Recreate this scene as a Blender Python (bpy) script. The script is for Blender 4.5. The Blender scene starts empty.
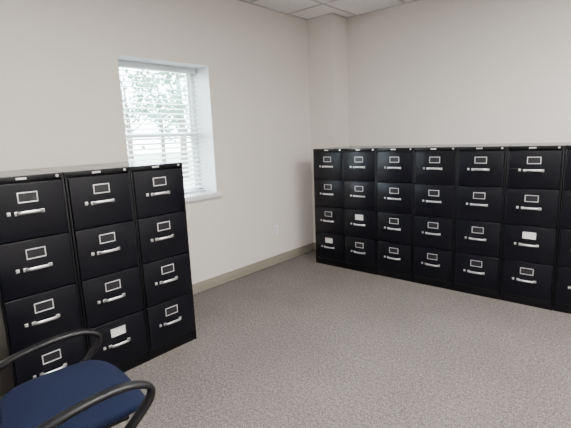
import bpy, bmesh, math, random
from mathutils import Vector, Matrix
random.seed(4)
COL = bpy.context.scene.collection

# ------------------------------------------------------------------ materials
def new_mat(name, color, rough=0.5, metal=0.0, spec=0.5, var=None, vscale=20.0, bump=0.0, bscale=200.0, coat=0.0):
    m = bpy.data.materials.new(name); m.use_nodes = True
    nt = m.node_tree; b = nt.nodes['Principled BSDF']
    b.inputs['Base Color'].default_value = (*color, 1)
    b.inputs['Roughness'].default_value = rough
    b.inputs['Metallic'].default_value = metal
    b.inputs['Specular IOR Level'].default_value = spec
    b.inputs['Coat Weight'].default_value = coat
    tc = nt.nodes.new('ShaderNodeTexCoord')
    if var:
        n = nt.nodes.new('ShaderNodeTexNoise'); n.inputs['Scale'].default_value = vscale
        n.inputs['Detail'].default_value = 4
        nt.links.new(tc.outputs['Object'], n.inputs['Vector'])
        r = nt.nodes.new('ShaderNodeValToRGB')
        r.color_ramp.elements[0].position = 0.3; r.color_ramp.elements[1].position = 0.7
        r.color_ramp.elements[0].color = (*var, 1); r.color_ramp.elements[1].color = (*color, 1)
        nt.links.new(n.outputs['Fac'], r.inputs['Fac']); nt.links.new(r.outputs['Color'], b.inputs['Base Color'])
    if bump:
        n2 = nt.nodes.new('ShaderNodeTexNoise'); n2.inputs['Scale'].default_value = bscale
        n2.inputs['Detail'].default_value = 3
        nt.links.new(tc.outputs['Object'], n2.inputs['Vector'])
        bp = nt.nodes.new('ShaderNodeBump'); bp.inputs['Strength'].default_value = bump
        bp.inputs['Distance'].default_value = 0.003
        nt.links.new(n2.outputs['Fac'], bp.inputs['Height']); nt.links.new(bp.outputs['Normal'], b.inputs['Normal'])
    return m

M_wall = new_mat('wall_paint', (0.745, 0.71, 0.67), 0.75, var=(0.73, 0.695, 0.655), vscale=3, bump=0.15, bscale=120)
M_ceil = new_mat('ceiling_tile', (0.88, 0.875, 0.87), 0.9, var=(0.84, 0.835, 0.83), vscale=60, bump=0.3, bscale=90)
M_grid = new_mat('ceiling_grid_metal', (0.55, 0.545, 0.54), 0.5, bump=0.05)
M_base = new_mat('vinyl_baseboard', (0.29, 0.272, 0.218), 0.45, var=(0.275, 0.258, 0.205), vscale=6)
M_blk = new_mat('black_enamel', (0.0015, 0.0016, 0.0026), 0.34, spec=0.27, var=(0.0025, 0.0026, 0.004), vscale=5, bump=0.10, bscale=350)
M_top = new_mat('black_enamel_top_dust_painted_sheen', (0.075, 0.075, 0.078), 0.15, spec=0.7, var=(0.05, 0.05, 0.053), vscale=9, bump=0.02, bscale=350)  # greyer base colour: light dust, plus the wall's reflection painted in
M_blkd = new_mat('black_drawer_enamel', (0.0018, 0.002, 0.0045), 0.34, spec=0.26, var=(0.0026, 0.003, 0.0058), vscale=4, bump=0.10, bscale=350)
M_gap = new_mat('dark_gap', (0.001, 0.001, 0.001), 0.8, spec=.1, bump=0.02)
M_chr = new_mat('chrome', (0.90, 0.90, 0.91), 0.30, metal=1.0, bump=0.02)
M_alu = new_mat('brushed_aluminium', (0.85, 0.85, 0.85), 0.42, metal=0.7, bump=0.04)
M_dcard = new_mat('dark_card', (0.006, 0.006, 0.008), 0.4, var=(0.012, 0.012, 0.015), vscale=30)
M_wcard = new_mat('white_card', (0.75, 0.74, 0.72), 0.6, var=(0.70, 0.69, 0.67), vscale=30)
M_white = new_mat('white_vinyl', (0.86, 0.87, 0.88), 0.35, bump=0.03)
M_slat = new_mat('white_blind_slat', (0.84, 0.87, 0.90), 0.45, bump=0.03)
M_sill = new_mat('white_sill_paint', (0.80, 0.81, 0.82), 0.4, bump=0.03)
M_blue = new_mat('navy_fabric', (0.0085, 0.014, 0.040), 0.9, spec=0.15, var=(0.006, 0.0095, 0.028), vscale=160, bump=0.8, bscale=420)
M_pla = new_mat('black_plastic', (0.005, 0.005, 0.006), 0.42, spec=.35, bump=0.1, bscale=400)
M_grass = new_mat('grass', (0.28, 0.34, 0.22), 0.9, var=(0.20, 0.26, 0.15), vscale=3)
M_leaf = new_mat('foliage', (0.10, 0.20, 0.14), 0.8, var=(0.06, 0.13, 0.09), vscale=2.5)
M_bark = new_mat('bark', (0.12, 0.10, 0.08), 0.9, var=(0.08, 0.065, 0.055), vscale=8)

# carpet
M_carp = bpy.data.materials.new('carpet'); M_carp.use_nodes = True
nt = M_carp.node_tree; b = nt.nodes['Principled BSDF']; b.inputs['Roughness'].default_value = 0.95
b.inputs['Specular IOR Level'].default_value = 0.08
tc = nt.nodes.new('ShaderNodeTexCoord')
def noise(sc, det, ro):
    n = nt.nodes.new('ShaderNodeTexNoise'); n.inputs['Scale'].default_value = sc; n.inputs['Detail'].default_value = det; n.inputs['Roughness'].default_value = ro
    nt.links.new(tc.outputs['Object'], n.inputs['Vector']); return n
def ramp(n, p0, c0, p1, c1):
    r = nt.nodes.new('ShaderNodeValToRGB'); r.color_ramp.elements[0].position = p0; r.color_ramp.elements[0].color = (*c0, 1)
    r.color_ramp.elements[1].position = p1; r.color_ramp.elements[1].color = (*c1, 1); nt.links.new(n.outputs['Fac'], r.inputs['Fac']); return r
def mul(a, b_):
    x = nt.nodes.new('ShaderNodeMix'); x.data_type = 'RGBA'; x.blend_type = 'MULTIPLY'; x.inputs[0].default_value = 1
    nt.links.new(a, x.inputs[6]); nt.links.new(b_, x.inputs[7]); return x.outputs[2]
n1 = noise(120, 4, .8); n3 = noise(48, 5, .8); n2 = noise(1.8, 4, .5)
r1 = ramp(n1, .38, (0.080, 0.072, 0.068), .62, (0.295, 0.270, 0.256))
r3 = ramp(n3, .40, (0.62, 0.61, 0.61), .60, (1, 1, 1))
r2 = ramp(n2, .35, (0.88, .88, .88), .65, (1, 1, 1))
nt.links.new(mul(mul(r1.outputs[0], r3.outputs[0]), r2.outputs[0]), b.inputs['Base Color'])
bp = nt.nodes.new('ShaderNodeBump'); bp.inputs['Strength'].default_value = 0.5; bp.inputs['Distance'].default_value = 0.004
nt.links.new(n3.outputs['Fac'], bp.inputs['Height']); nt.links.new(bp.outputs['Normal'], b.inputs['Normal'])

M_glass = bpy.data.materials.new('window_glass'); M_glass.use_nodes = True
nt = M_glass.node_tree; nt.nodes.remove(nt.nodes['Principled BSDF'])
tr = nt.nodes.new('ShaderNodeBsdfTransparent'); gl = nt.nodes.new('ShaderNodeBsdfGlossy'); gl.inputs['Roughness'].default_value = 0.02
ms = nt.nodes.new('ShaderNodeMixShader'); ms.inputs[0].default_value = 0.06
nt.links.new(tr.outputs[0], ms.inputs[1]); nt.links.new(gl.outputs[0], ms.inputs[2]); nt.links.new(ms.outputs[0], nt.nodes['Material Output'].inputs[0])

M_lamp = bpy.data.materials.new('lamp_diffuser'); M_lamp.use_nodes = True
bb = M_lamp.node_tree.nodes['Principled BSDF']; bb.inputs['Base Color'].default_value = (0.9, 0.9, 0.9, 1)
bb.inputs['Emission Color'].default_value = (1.0, 0.97, 0.935, 1); bb.inputs['Emission Strength'].default_value = 58.0

# ------------------------------------------------------------------ mesh helpers
class MB:
    def __init__(s): s.bm = bmesh.new(); s.mats = []
    def mi(s, m):
        if m not in s.mats: s.mats.append(m)
        return s.mats.index(m)
    def merge(s, tmp, mat, smooth=False):
        i = s.mi(mat)
        for f in tmp.faces: f.material_index = i; f.smooth = smooth
        me = bpy.data.meshes.new('t'); tmp.to_mesh(me); tmp.free()
        s.bm.from_mesh(me); bpy.data.meshes.remove(me)
    def box(s, x0, x1, y0, y1, z0, z1, mat, bev=0.0, seg=2, M=None):
        t = bmesh.new(); bmesh.ops.create_cube(t, size=1)
        for v in t.verts:
            v.co = Vector(((x0+x1)/2+v.co.x*(x1-x0), (y0+y1)/2+v.co.y*(y1-y0), (z0+z1)/2+v.co.z*(z1-z0)))
        if bev > 0: bmesh.ops.bevel(t, geom=t.edges[:], offset=bev, segments=seg, affect='EDGES', profile=0.5)
        if M: bmesh.ops.transform(t, matrix=M, verts=t.verts)
        s.merge(t, mat, False)
    def cyl(s, p, r, h, mat, axis='Z', seg=20, r2=None, bev=0.0):
        t = bmesh.new(); bmesh.ops.create_cone(t, cap_ends=True, segments=seg, radius1=r, radius2=r if r2 is None else r2, depth=h)
        if bev: bmesh.ops.bevel(t, geom=[e for e in t.edges if abs(e.verts[0].co.z-e.verts[1].co.z) < 1e-6], offset=bev, segments=2, affect='EDGES')
        R = {'Z': Matrix(), 'Y': Matrix.Rotation(math.pi/2, 4, 'X'), 'X': Matrix.Rotation(math.pi/2, 4, 'Y')}[axis]
        bmesh.ops.transform(t, matrix=Matrix.Translation(p) @ R, verts=t.verts)
        s.merge(t, mat, True)
    def sweep(s, pts, ra, rb, side, mat, n=12, closed=False, power=2.0, scales=None):
        """sweep a superellipse section; ra is along `side`, rb is across."""
        t = bmesh.new(); P = [Vector(p) for p in pts]; rings = []; N = len(P); side = Vector(side).normalized()
        for i, p in enumerate(P):
            if closed: d = P[(i+1) % N]-P[i-1]
            else: d = P[min(i+1, N-1)]-P[max(i-1, 0)]
            d.normalize(); up = d.cross(side).normalized(); sd = up.cross(d).normalized()
            k = scales[i] if scales else 1
            ring = []
            for j in range(n):
                a = 2*math.pi*j/n; c, q = math.cos(a), math.sin(a)
                cc = math.copysign(abs(c)**(2/power), c); qq = math.copysign(abs(q)**(2/power), q)
                ring.append(t.verts.new(p+sd*ra*k*cc+up*rb*k*qq))
            rings.append(ring)
        for i in range(N if closed else N-1):
            A = rings[i]; B = rings[(i+1) % N]
            for j in range(n): t.faces.new((A[j], A[(j+1) % n], B[(j+1) % n], B[j]))
        if not closed: t.faces.new(rings[0][::-1]); t.faces.new(rings[-1])
        bmesh.ops.recalc_face_normals(t, faces=t.faces[:])
        s.merge(t, mat, True)
    def mesh(s, name, sharp=True):
        me = bpy.data.meshes.new(name); s.bm.to_mesh(me); s.bm.free()
        for m in s.mats: me.materials.append(m)
        if sharp: 
            try: me.set_sharp_from_angle(angle=math.radians(40))
            except Exception: pass
        return me
def add(name, me, parent=None, loc=(0, 0, 0), rot=0.0, label=None, category=None, kind=None, group=None):
    o = bpy.data.objects.new(name, me); COL.objects.link(o)
    o.location = loc; o.rotation_euler = (0, 0, rot)
    if parent: o.parent = parent
    if label: o['label'] = label
    if category: o['category'] = category
    if kind: o['kind'] = kind
    if group: o['group'] = group
    return o
def bez(pts, per=8, closed=False):
    """catmull-rom"""
    P = [Vector(p) for p in pts]; N = len(P); out = []
    rng = range(N) if closed else range(N-1)
    for i in rng:
        if closed: a, b_, c, d = P[i-1], P[i], P[(i+1) % N], P[(i+2) % N]
        else: a, b_, c, d = P[max(i-1, 0)], P[i], P[i+1], P[min(i+2, N-1)]
        for k in range(per):
            t = k/per
            out.append(0.5*((2*b_)+(c-a)*t+(2*a-5*b_+4*c-d)*t*t+(3*b_-a-3*c+d)*t**3))
    if not closed: out.append(P[-1])
    return out

# ------------------------------------------------------------------ room
HC = 2.823; YW = 4.54; XR = 5.4; YF = -1.9
WY0, WY1, WZ0, WZ1 = 1.780, 2.691, 0.940, 2.155
TH = 0.32
def struct(name, mb): return add(name, mb.mesh(name), kind='structure')
m = MB(); m.box(-TH, XR+.2, YF-.2, YW+.2, -0.15, 0, M_carp); struct('floor', m)
m = MB(); m.box(-TH, XR+.2, YF-.2, YW+.2, HC, HC+.15, M_ceil); struct('ceiling', m)
m = MB()
m.box(-TH, 0, YF-.2, WY0, 0, HC, M_wall); m.box(-TH, 0, WY1, YW+.2, 0, HC, M_wall)
m.box(-TH, 0, WY0, WY1, 0, WZ0, M_wall); m.box(-TH, 0, WY0, WY1, WZ1, HC, M_wall)
struct('wall_left', m)
m = MB(); m.box(0, XR, YW, YW+.2, 0, HC, M_wall); m.box(0, 0.360, 4.237, YW, 0, HC, M_wall); struct('wall_back', m)
m = MB(); m.box(XR, XR+.2, YF-.2, YW+.2, 0, HC, M_wall); struct('wall_right', m)
m = MB(); m.box(0, XR, YF-.2, YF, 0, HC, M_wall); struct('wall_front', m)
m = MB(); m.box(0, 0.008, YF, 4.237, 0, 0.10, M_base, 0.002); m.box(0, 0.016, YF, 4.237, 0, 0.012, M_base, 0.004); struct('baseboard_left', m)
m = MB(); m.box(0.0, 0.368, 4.229, 4.237, 0, 0.10, M_base, 0.002); m.box(0.368, XR, YW-.008, YW, 0, .10, M_base, 0.002); struct('baseboard_back', m)
# ceiling grid
m = MB(); g = 0.61
y = 4.237-0.36
ys = []
while y > YF: ys.append(y); y -= g
xs = []; x = 0.50
while x < XR: xs.append(x); x += g
for y in ys: m.box(0, XR, y-.012, y+.012, HC-.006, HC+.002, M_grid)
for x in xs: m.box(x-.012, x+.012, YF, YW, HC-.006, HC+.002, M_grid)
m.box(0, .022, YF, 4.237, HC-.008, HC, M_grid); m.box(0, .38, 4.215, 4.237, HC-.008, HC, M_grid)
m.box(.36, .382, 4.215, YW, HC-.008, HC, M_grid); m.box(.36, XR, YW-.022, YW, HC-.008, HC, M_grid)
struct('trim_1', m)
# window
XG = -0.27
m = MB()
fw = 0.045
m.box(XG-.03, XG+.035, WY0, WY0+fw, WZ0, WZ1, M_white, .003); m.box(XG-.03, XG+.035, WY1-fw, WY1, WZ0, WZ1, M_white, .003)
m.box(XG-.03, XG+.035, WY0, WY1, WZ0, WZ0+fw, M_white, .003); m.box(XG-.03, XG+.035, WY0, WY1, WZ1-fw, WZ1, M_white, .003)
zm = 1.53
m.box(XG-.02, XG+.03, WY0+fw, WY1-fw, zm-.022, zm+.022, M_white, .003)
for z0, z1 in ((WZ0+fw, zm-.022), (zm+.022, WZ1-fw)):
    m.box(XG-.015, XG+.02, WY0+fw, WY0+fw+.03, z0, z1, M_white, .003); m.box(XG-.015, XG+.02, WY1-fw-.03, WY1-fw, z0, z1, M_white, .003)
m.box(XG-.003, XG+.001, WY0+fw, WY1-fw, WZ0+fw, WZ1-fw, M_glass)
struct('window_1', m)
m = MB(); m.box(XG+.03, 0.0, WY0, WY1, WZ0-.001, WZ0+.012, M_sill, .002); m.box(-.01, 0.035, WY0-.04, WY1+.04, WZ0-.035, WZ0+.012, M_sill, .006, 3)
m.box(0, .012, WY0-.03, WY1+.03, WZ0-.055, WZ0-.035, M_sill, .003); struct('trim_2', m)
# white liner of the reveal
m = MB(); m.box(XG+.035, -.001, WY1-.006, WY1, WZ0+.012, WZ1, M_sill, 0); m.box(XG+.035, -.001, WY0, WY0+.006, WZ0+.012, WZ1, M_sill, 0)
m.box(XG+.035, -.001, WY0, WY1, WZ1-.006, WZ1, M_sill, 0); struct('trim_3', m)
# blinds
XB = -0.195
bl = add('window_blinds', None, loc=(XB, (WY0+WY1)/2, WZ0+.013), label='white horizontal slat blinds hanging in the window recess', category='blinds')
BW = (WY1-WY0)/2-.012; BH = WZ1-.006-(WZ0+.013)
m = MB(); m.box(-.028, .03, -BW, BW, BH-.05, BH, M_slat, .004); add('headrail', m.mesh('headrail'), bl)
m = MB(); n = 25; top = BH-.075
for i in range(n):
    z = .05+(top-.05)*i/(n-1)
    m.box(-.025, .025, -BW+.004, BW-.004, -.0014, .0014, M_slat, 0, M=Matrix.Translation((0, 0, z)) @ Matrix.Rotation(math.radians(17), 4, 'Y'))
add('slats', m.mesh('slats'), bl)
m = MB(); m.box(-.026, .026, -BW+.004, BW-.004, 0, .02, M_slat, .004); add('bottom_rail', m.mesh('bottom_rail'), bl)
m = MB()
for yy in (-BW+.12, 0, BW-.12):
    for xx in (-.027, .027): m.box(xx-.0012, xx+.0012, yy-.0015, yy+.0015, .01, BH-.04, M_slat)
add('ladder_cord', m.mesh('ladder_cord'), bl)

# outlet
o = add('wall_outlet', None, loc=(0, 3.53, .40), label='white duplex power outlet plate on the wall', category='outlet')
m = MB(); m.box(0, .006, -.039, .039, -.062, .062, M_white, .003); add('cover_plate', m.mesh('cover_plate'), o)
m = MB()
for zc in (-.02, .02):
    m.box(.004, .009, -.017, .017, zc-.014, zc+.014, M_white, .003)
    m.box(.0085, .0095, -.009, -.006, zc-.004, zc+.007, M_gap); m.box(.0085, .0095, .006, .009, zc-.004, zc+.007, M_gap)
add('receptacle', m.mesh('receptacle'), o)

# ------------------------------------------------------------------ filing cabinets
CW, CH, CD = 0.392, 1.32, 0.715
Z0, DP = 0.075, 0.3035
m = MB()
m.box(0.002, CW-.002, .022, CD, .0, CH-.002, M_blk, .002)
m.box(0, .012, 0, CD, 0.0, CH-.004, M_blk, .002); m.box(CW-.012, CW, 0, CD, 0.0, CH-.004, M_blk, .002)
m.box(0, CW, 0, CD, CH-.030, CH-.001, M_blk, .003); m.box(0.0, CW, .004, .05, 0, Z0-.004, M_blk, .002)
m.box(0.003, CW-.003, .003, CD-.003, CH-.003, CH, M_top)
for i in range(1, 4): m.box(.01, CW-.01, .008, .03, Z0+i*DP-.004, Z0+i*DP+.004, M_gap)
me_body = m.mesh('cabinet_body')
FH = DP-.007
m = MB()
m.box(.0145, CW-.0145, -.006, .02, 0, FH, M_blkd, .004, 3)
me_front = m.mesh('drawer_front')
cx = CW/2; lz = FH*.745; hz = FH*.475
m = MB(); w2, h2, t = .049, .028, .0055
for a in ((cx-w2, cx+w2, lz+h2-t, lz+h2), (cx-w2, cx+w2, lz-h2, lz-h2+t), (cx-w2, cx-w2+t, lz-h2, lz+h2), (cx+w2-t, cx+w2, lz-h2, lz+h2)):
    m.box(a[0], a[1], -.0105, -.005, a[2], a[3], M_alu, .0015)
me_hold = m.mesh('label_holder')
def card(mat):
    m = MB(); m.box(cx-w2+.004, cx+w2-.004, -.0072, -.0055, lz-h2+.004, lz+h2-.004, mat); return m.mesh('label_card')
me_dc, me_wc = card(M_dcard), card(M_wcard)
m = MB()
path = bez([(cx-.060, -.004, hz), (cx-.058, -.018, hz+.001), (cx-.048, -.029, hz+.003), (cx-.02, -.034, hz+.004), (cx+.02, -.034, hz+.004), (cx+.048, -.029, hz+.003), (cx+.058, -.018, hz+.001), (cx+.060, -.004, hz)], 5)
m.sweep(path, .0088, .006, (0, 0, 1), M_chr, 14, power=2.1)
for sx in (-1, 1): m.box(cx+sx*.062-.011, cx+sx*.062+.011, -.010, -.005, hz-.0105, hz+.0105, M_chr, .003, 2)
me_hand = m.mesh('handle')
m = MB(); lx = cx-.098
m.box(lx-.009, lx+.009, -.009, -.005, hz-.008, hz+.012, M_chr, .002); m.cyl((lx, -.012, hz+.002), .0065, .010, M_chr, 'Y', 16, bev=.001)
me_latch = m.mesh('thumb_latch')
m = MB(); m.cyl((CW-.035, -.001, CH-.015), .0085, .008, M_chr, 'Y', 18, bev=.001); me_lock = m.mesh('key_lock')
m = MB(); m.box(.155, .205, -.0025, .001, CH-.021, CH-.010, M_alu, .0008); me_badge = m.mesh('name_plate')

def cabinet(loc, rot, label, group, white=()):
    c = add('filing_cabinet', None, loc=loc, rot=rot, label=label, category='filing cabinet', group=group)
    add('body', me_body, c)
    add('key_lock', me_lock, c, label='small round chrome key lock'); add('name_plate', me_badge, c, label='small silver plate')
    for i in range(4):
        d = add('drawer', me_front, c, loc=(0, 0, Z0+(3-i)*DP))
        add('label_holder', me_hold, d, label='silver metal label frame'); add('handle', me_hand, d, label='chrome pull handle'); add('thumb_latch', me_latch, d, label='small chrome thumb latch')
        add('label_card', me_wc if i in white else me_dc, d, label='white paper card' if i in white else 'dark card')
    return c
XL, YL, WL = 0.785, 1.754, 0.3964
jl = [0.0, .002, .0]
for k, wset in enumerate(((), (3,), ())):
    lab = ['black four-drawer metal filing cabinet at the row end near the window', 'black four-drawer filing cabinet between two others, white card in bottom drawer', 'black four-drawer metal filing cabinet standing beside the navy chair'][k]
    cabinet((XL+jl[k], YL-(k+1)*WL+.002, 0), math.pi/2, lab, 'black filing cabinets along the window wall', wset)
XBk, YB, WB = 0.369, 3.798, 0.3966
whites = {0: (3,), 1: (2,), 5: (2,)}
for k in range(7):
    lab = 'black four-drawer metal filing cabinet in a long row'
    if k == 0: lab = 'black filing cabinet beside the corner column, white card in bottom drawer'
    elif k in whites: lab = 'black metal filing cabinet in a row, white card in third drawer'
    cabinet((XBk+k*WB+.002, YB+random.uniform(-.003, .003), 0), 0, lab, 'black filing cabinets in the long row', whites.get(k, ()))

# ------------------------------------------------------------------ chair (local: faces +Y, x to its right)
ch = add('office_chair', None, loc=(1.585, .55, 0), rot=-math.radians(8), label='navy fabric office chair with black loop arms on a castor base', category='chair')
def cushion(name, hx, hy, hz, mat, pw=3.4, crown=.012, bend=None):
    t = bmesh.new(); nu, nv = 48, 20
    rows = []
    for j in range(nv+1):
        ph = -math.pi/2+math.pi*j/nv; c, s_ = math.cos(ph), math.sin(ph)
        cr = abs(c)**(2/2.6); sz = math.copysign(abs(s_)**(2/2.6), s_)
        row = []
        for i in range(nu):
            a = 2*math.pi*i/nu; ca, sa = math.cos(a), math.sin(a)
            X = math.copysign(abs(ca)**(2/pw), ca)*cr*hx; Y = math.copysign(abs(sa)**(2/pw), sa)*cr*hy
            Z = sz*hz
            if s_ > 0: Z += crown*(1-(X/hx)**2)*(1-(Y/hy)**2)
            if bend: Z += bend(X, Y)
            row.append(t.verts.new((X, Y, Z)))
        rows.append(row)
    for j in range(nv):
        for i in range(nu):
            t.faces.new((rows[j][i], rows[j][(i+1) % nu], rows[j+1][(i+1) % nu], rows[j+1][i]))
    bmesh.ops.remove_doubles(t, verts=t.verts, dist=1e-5)
    bmesh.ops.recalc_face_normals(t, faces=t.faces[:])
    return t
m = MB(); t = cushion('s', .262, .25, .038, M_blue, bend=lambda X, Y: -.035*max(0, (Y-.12)/.115)**2 + .012*(X/.245)**2)
bmesh.ops.translate(t, verts=t.verts, vec=(0, 0.02, .455)); m.merge(t, M_blue, True); add('seat', m.mesh('seat', False), ch, label='navy woven fabric seat cushion')
m = MB(); m.box(-.2, .2, -.19, .17, .402, .424, M_pla, .008, 3); m.box(-.08, .08, -.12, .1, .36, .404, M_pla, .008, 3); add('seat_pan', m.mesh('seat_pan'), ch)
m = MB(); t = cushion('b', .215, .20, .035, M_blue, bend=lambda X, Y: .03*(X/.215)**2)
bmesh.ops.transform(t, matrix=Matrix.Translation((0, -.285, .735)) @ Matrix.Rotation(math.radians(-80), 4, 'X') @ Matrix.Rotation(math.pi, 4, 'Z'), verts=t.verts)
m.merge(t, M_blue, True); add('backrest', m.mesh('backrest', False), ch, label='navy woven fabric backrest')
m = MB(); m.sweep(bez([(0, -.08, .39), (0, -.25, .385), (0, -.34, .45), (0, -.345, .60), (0, -.335, .74)], 6), .03, .008, (1, 0, 0), M_pla, 12, power=4); add('back_support', m.mesh('back_support'), ch)
m = MB()
loop = [(0, -.17, .415), (0, -.235, .45), (0, -.245, .50), (0, -.20, .55), (0, -.10, .585), (0, .04, .605), (0, .15, .602), (0, .218, .572), (0, .217, .525), (0, .155, .46), (0, .09, .415), (0, -.04, .40)]
m.sweep(bez(loop, 6, True), .022, .013, (1, 0, 0), M_pla, 14, closed=True, power=2.6)
m.box(-.012, .012, -.14, .1, .395, .415, M_pla, .004)
me_arm = m.mesh('armrest')
for sx in (-1, 1):
    add('armrest', me_arm, ch, loc=(sx*.302, 0, 0))
m = MB(); m.box(-.297, .297, -.10, -.06, .395, .407, M_pla, .003); m.box(-.297, .297, .03, .07, .395, .407, M_pla, .003); add('arm_bracket', m.mesh('arm_bracket'), ch)
m = MB(); m.cyl((0, 0, .25), .025, .24, M_pla, 'Z', 20); m.cyl((0, 0, .16), .034, .16, M_pla, 'Z', 20); add('gas_column', m.mesh('gas_column'), ch)
m = MB(); m.cyl((0, 0, .11), .045, .07, M_pla, 'Z', 24, r2=.036)
cas = []
for i in range(5):
    a = math.radians(54+72*i); d = Vector((math.cos(a), math.sin(a), 0)); sd = Vector((-d.y, d.x, 0))
    m.sweep([Vector((0, 0, .115))+d*.03, Vector((0, 0, .11))+d*.15, Vector((0, 0, .085))+d*.27, Vector((0, 0, .078))+d*.30], .024, .016, sd, M_pla, 12, power=4, scales=[1.1, .95, .8, .7])
    cas.append((d*.285, a))
add('star_base', m.mesh('star_base'), ch)
m = MB(); m.cyl((-.014, 0, .027), .027, .020, M_pla, 'X', 24, bev=.004); m.cyl((.014, 0, .027), .027, .020, M_pla, 'X', 24, bev=.004)
m.cyl((0, 0, .06), .008, .04, M_pla, 'Z', 12); m.box(-.006, .006, -.012, .012, .03, .055, M_pla, .003); me_c = m.mesh('caster')
for p, a in cas: add('caster', me_c, ch, loc=p, rot=a+.6)

# ------------------------------------------------------------------ ceiling lamps (recessed troffers, real fixtures)
for k, (x, y) in enumerate(((2.3, .9), (4.2, .9), (3.6, 2.7))):
    L = add('ceiling_light', None, loc=(x, y, HC), label='white rectangular fluorescent ceiling light fixture', category='light', group='ceiling lights')
    m = MB(); a, b2 = .30, .60
    for q in ((-a, a, -b2, -b2+.03), (-a, a, b2-.03, b2), (-a, -a+.03, -b2, b2), (a-.03, a, -b2, b2)): m.box(q[0], q[1], q[2], q[3], -.03, 0, M_white, .002)
    add('fixture_frame', m.mesh('fixture_frame'), L)
    m = MB(); m.box(-a+.03, a-.03, -b2+.03, b2-.03, -.022, -.010, M_lamp); add('diffuser', m.mesh('diffuser'), L)

# ------------------------------------------------------------------ outside
m = MB(); m.box(-60, -TH-.01, -30, 60, -.4, -.25, M_grass); add('lawn', m.mesh('lawn'), label='green lawn outside the window', category='lawn', kind='stuff')
def tree(x, y, h, r, seed, nl):
    rnd = random.Random(seed)
    T = add('tree', None, loc=(x, y, -.21), label='leafy green tree outside the window', category='tree', group='trees outside')
    m = MB(); m.sweep([(0, 0, 0), (.0, .0, .2), (.05, .03, h*.3), (-.03, .06, h*.6), (0, 0, h*.85)], .16, .16, (1, 0, 0), M_bark, 10, scales=[1.3, 1.15, 1, .7, .3])
    for i in range(5):
        a = rnd.uniform(0, 6.28); z = h*rnd.uniform(.35, .6)
        m.sweep([(0, 0, z), (math.cos(a)*r*.4, math.sin(a)*r*.4, z+.5), (math.cos(a)*r*.8, math.sin(a)*r*.8, z+1.2)], .06, .06, (0, .3, 1), M_bark, 8, scales=[1, .7, .4])
    add('trunk', m.mesh('trunk'), T)
    m = MB(); t = bmesh.new()
    cl = [Vector((math.cos(q)*rr, math.sin(q)*rr, h*zz)) for q, rr, zz in [(rnd.uniform(0, 6.28), rnd.uniform(.3, .9)*r, rnd.uniform(.32, .95)) for _ in range(14)]]
    for i in range(nl):
        k = rnd.choice(cl); c = k+Vector((rnd.gauss(0, .25*r), rnd.gauss(0, .25*r), rnd.gauss(0, .15*r))); s_ = rnd.uniform(.10, .22)
        c.z = max(c.z, .8)
        u = Vector((rnd.gauss(0, 1), rnd.gauss(0, 1), rnd.gauss(0, 1))).normalized(); w = u.orthogonal().normalized(); 
        vs = [t.verts.new(c+u*s_), t.verts.new(c+w*s_*.6), t.verts.new(c-u*s_), t.verts.new(c-w*s_*.6)]
        t.faces.new(vs)
    m.merge(t, M_leaf); add('foliage', m.mesh('foliage', False), T)
for i, (x, y, h, r, nl) in enumerate(((-13, 11.6, 6, 1.5, 250), (-18, 18.0, 6, 2.2, 700), (-26, 19, 7, 2.6, 700), (-26, 25, 7, 2.6, 900), (-22, 14, 6, 2, 350))): tree(x, y, h, r, i, nl)

w = bpy.data.worlds.new('sky'); bpy.context.scene.world = w; w.use_nodes = True
nt = w.node_tree; bg = nt.nodes['Background']
sky = nt.nodes.new('ShaderNodeTexSky'); sky.sky_type = 'HOSEK_WILKIE'; sky.turbidity = 4
sky.sun_direction = Vector((.5, -.5, .7)).normalized()
mxw = nt.nodes.new('ShaderNodeMix'); mxw.data_type = 'RGBA'; mxw.inputs[0].default_value = .55
mxw.inputs[7].default_value = (.84, .94, 1, 1); nt.links.new(sky.outputs[0], mxw.inputs[6])
nt.links.new(mxw.outputs[2], bg.inputs[0]); bg.inputs[1].default_value = 46.0

# ------------------------------------------------------------------ camera
psi, th, ro = math.radians(41.35), math.radians(10.35), math.radians(2.29)
F = Vector((-math.sin(psi)*math.cos(th), math.cos(psi)*math.cos(th), -math.sin(th)))
R = Vector((math.cos(psi), math.sin(psi), 0)); U = R.cross(F)
cxv = R*math.cos(ro)-U*math.sin(ro); cyv = U*math.cos(ro)+R*math.sin(ro)
cam = bpy.data.cameras.new('camera'); cam.lens = 421.33/571*36; cam.sensor_width = 36; cam.sensor_fit = 'HORIZONTAL'; cam.clip_start = .02
co = bpy.data.objects.new('camera', cam); COL.objects.link(co)
Mx = Matrix((cxv, cyv, -F)).transposed().to_4x4(); Mx.translation = Vector((3.264, 0, 1.464)); co.matrix_world = Mx
bpy.context.scene.camera = co
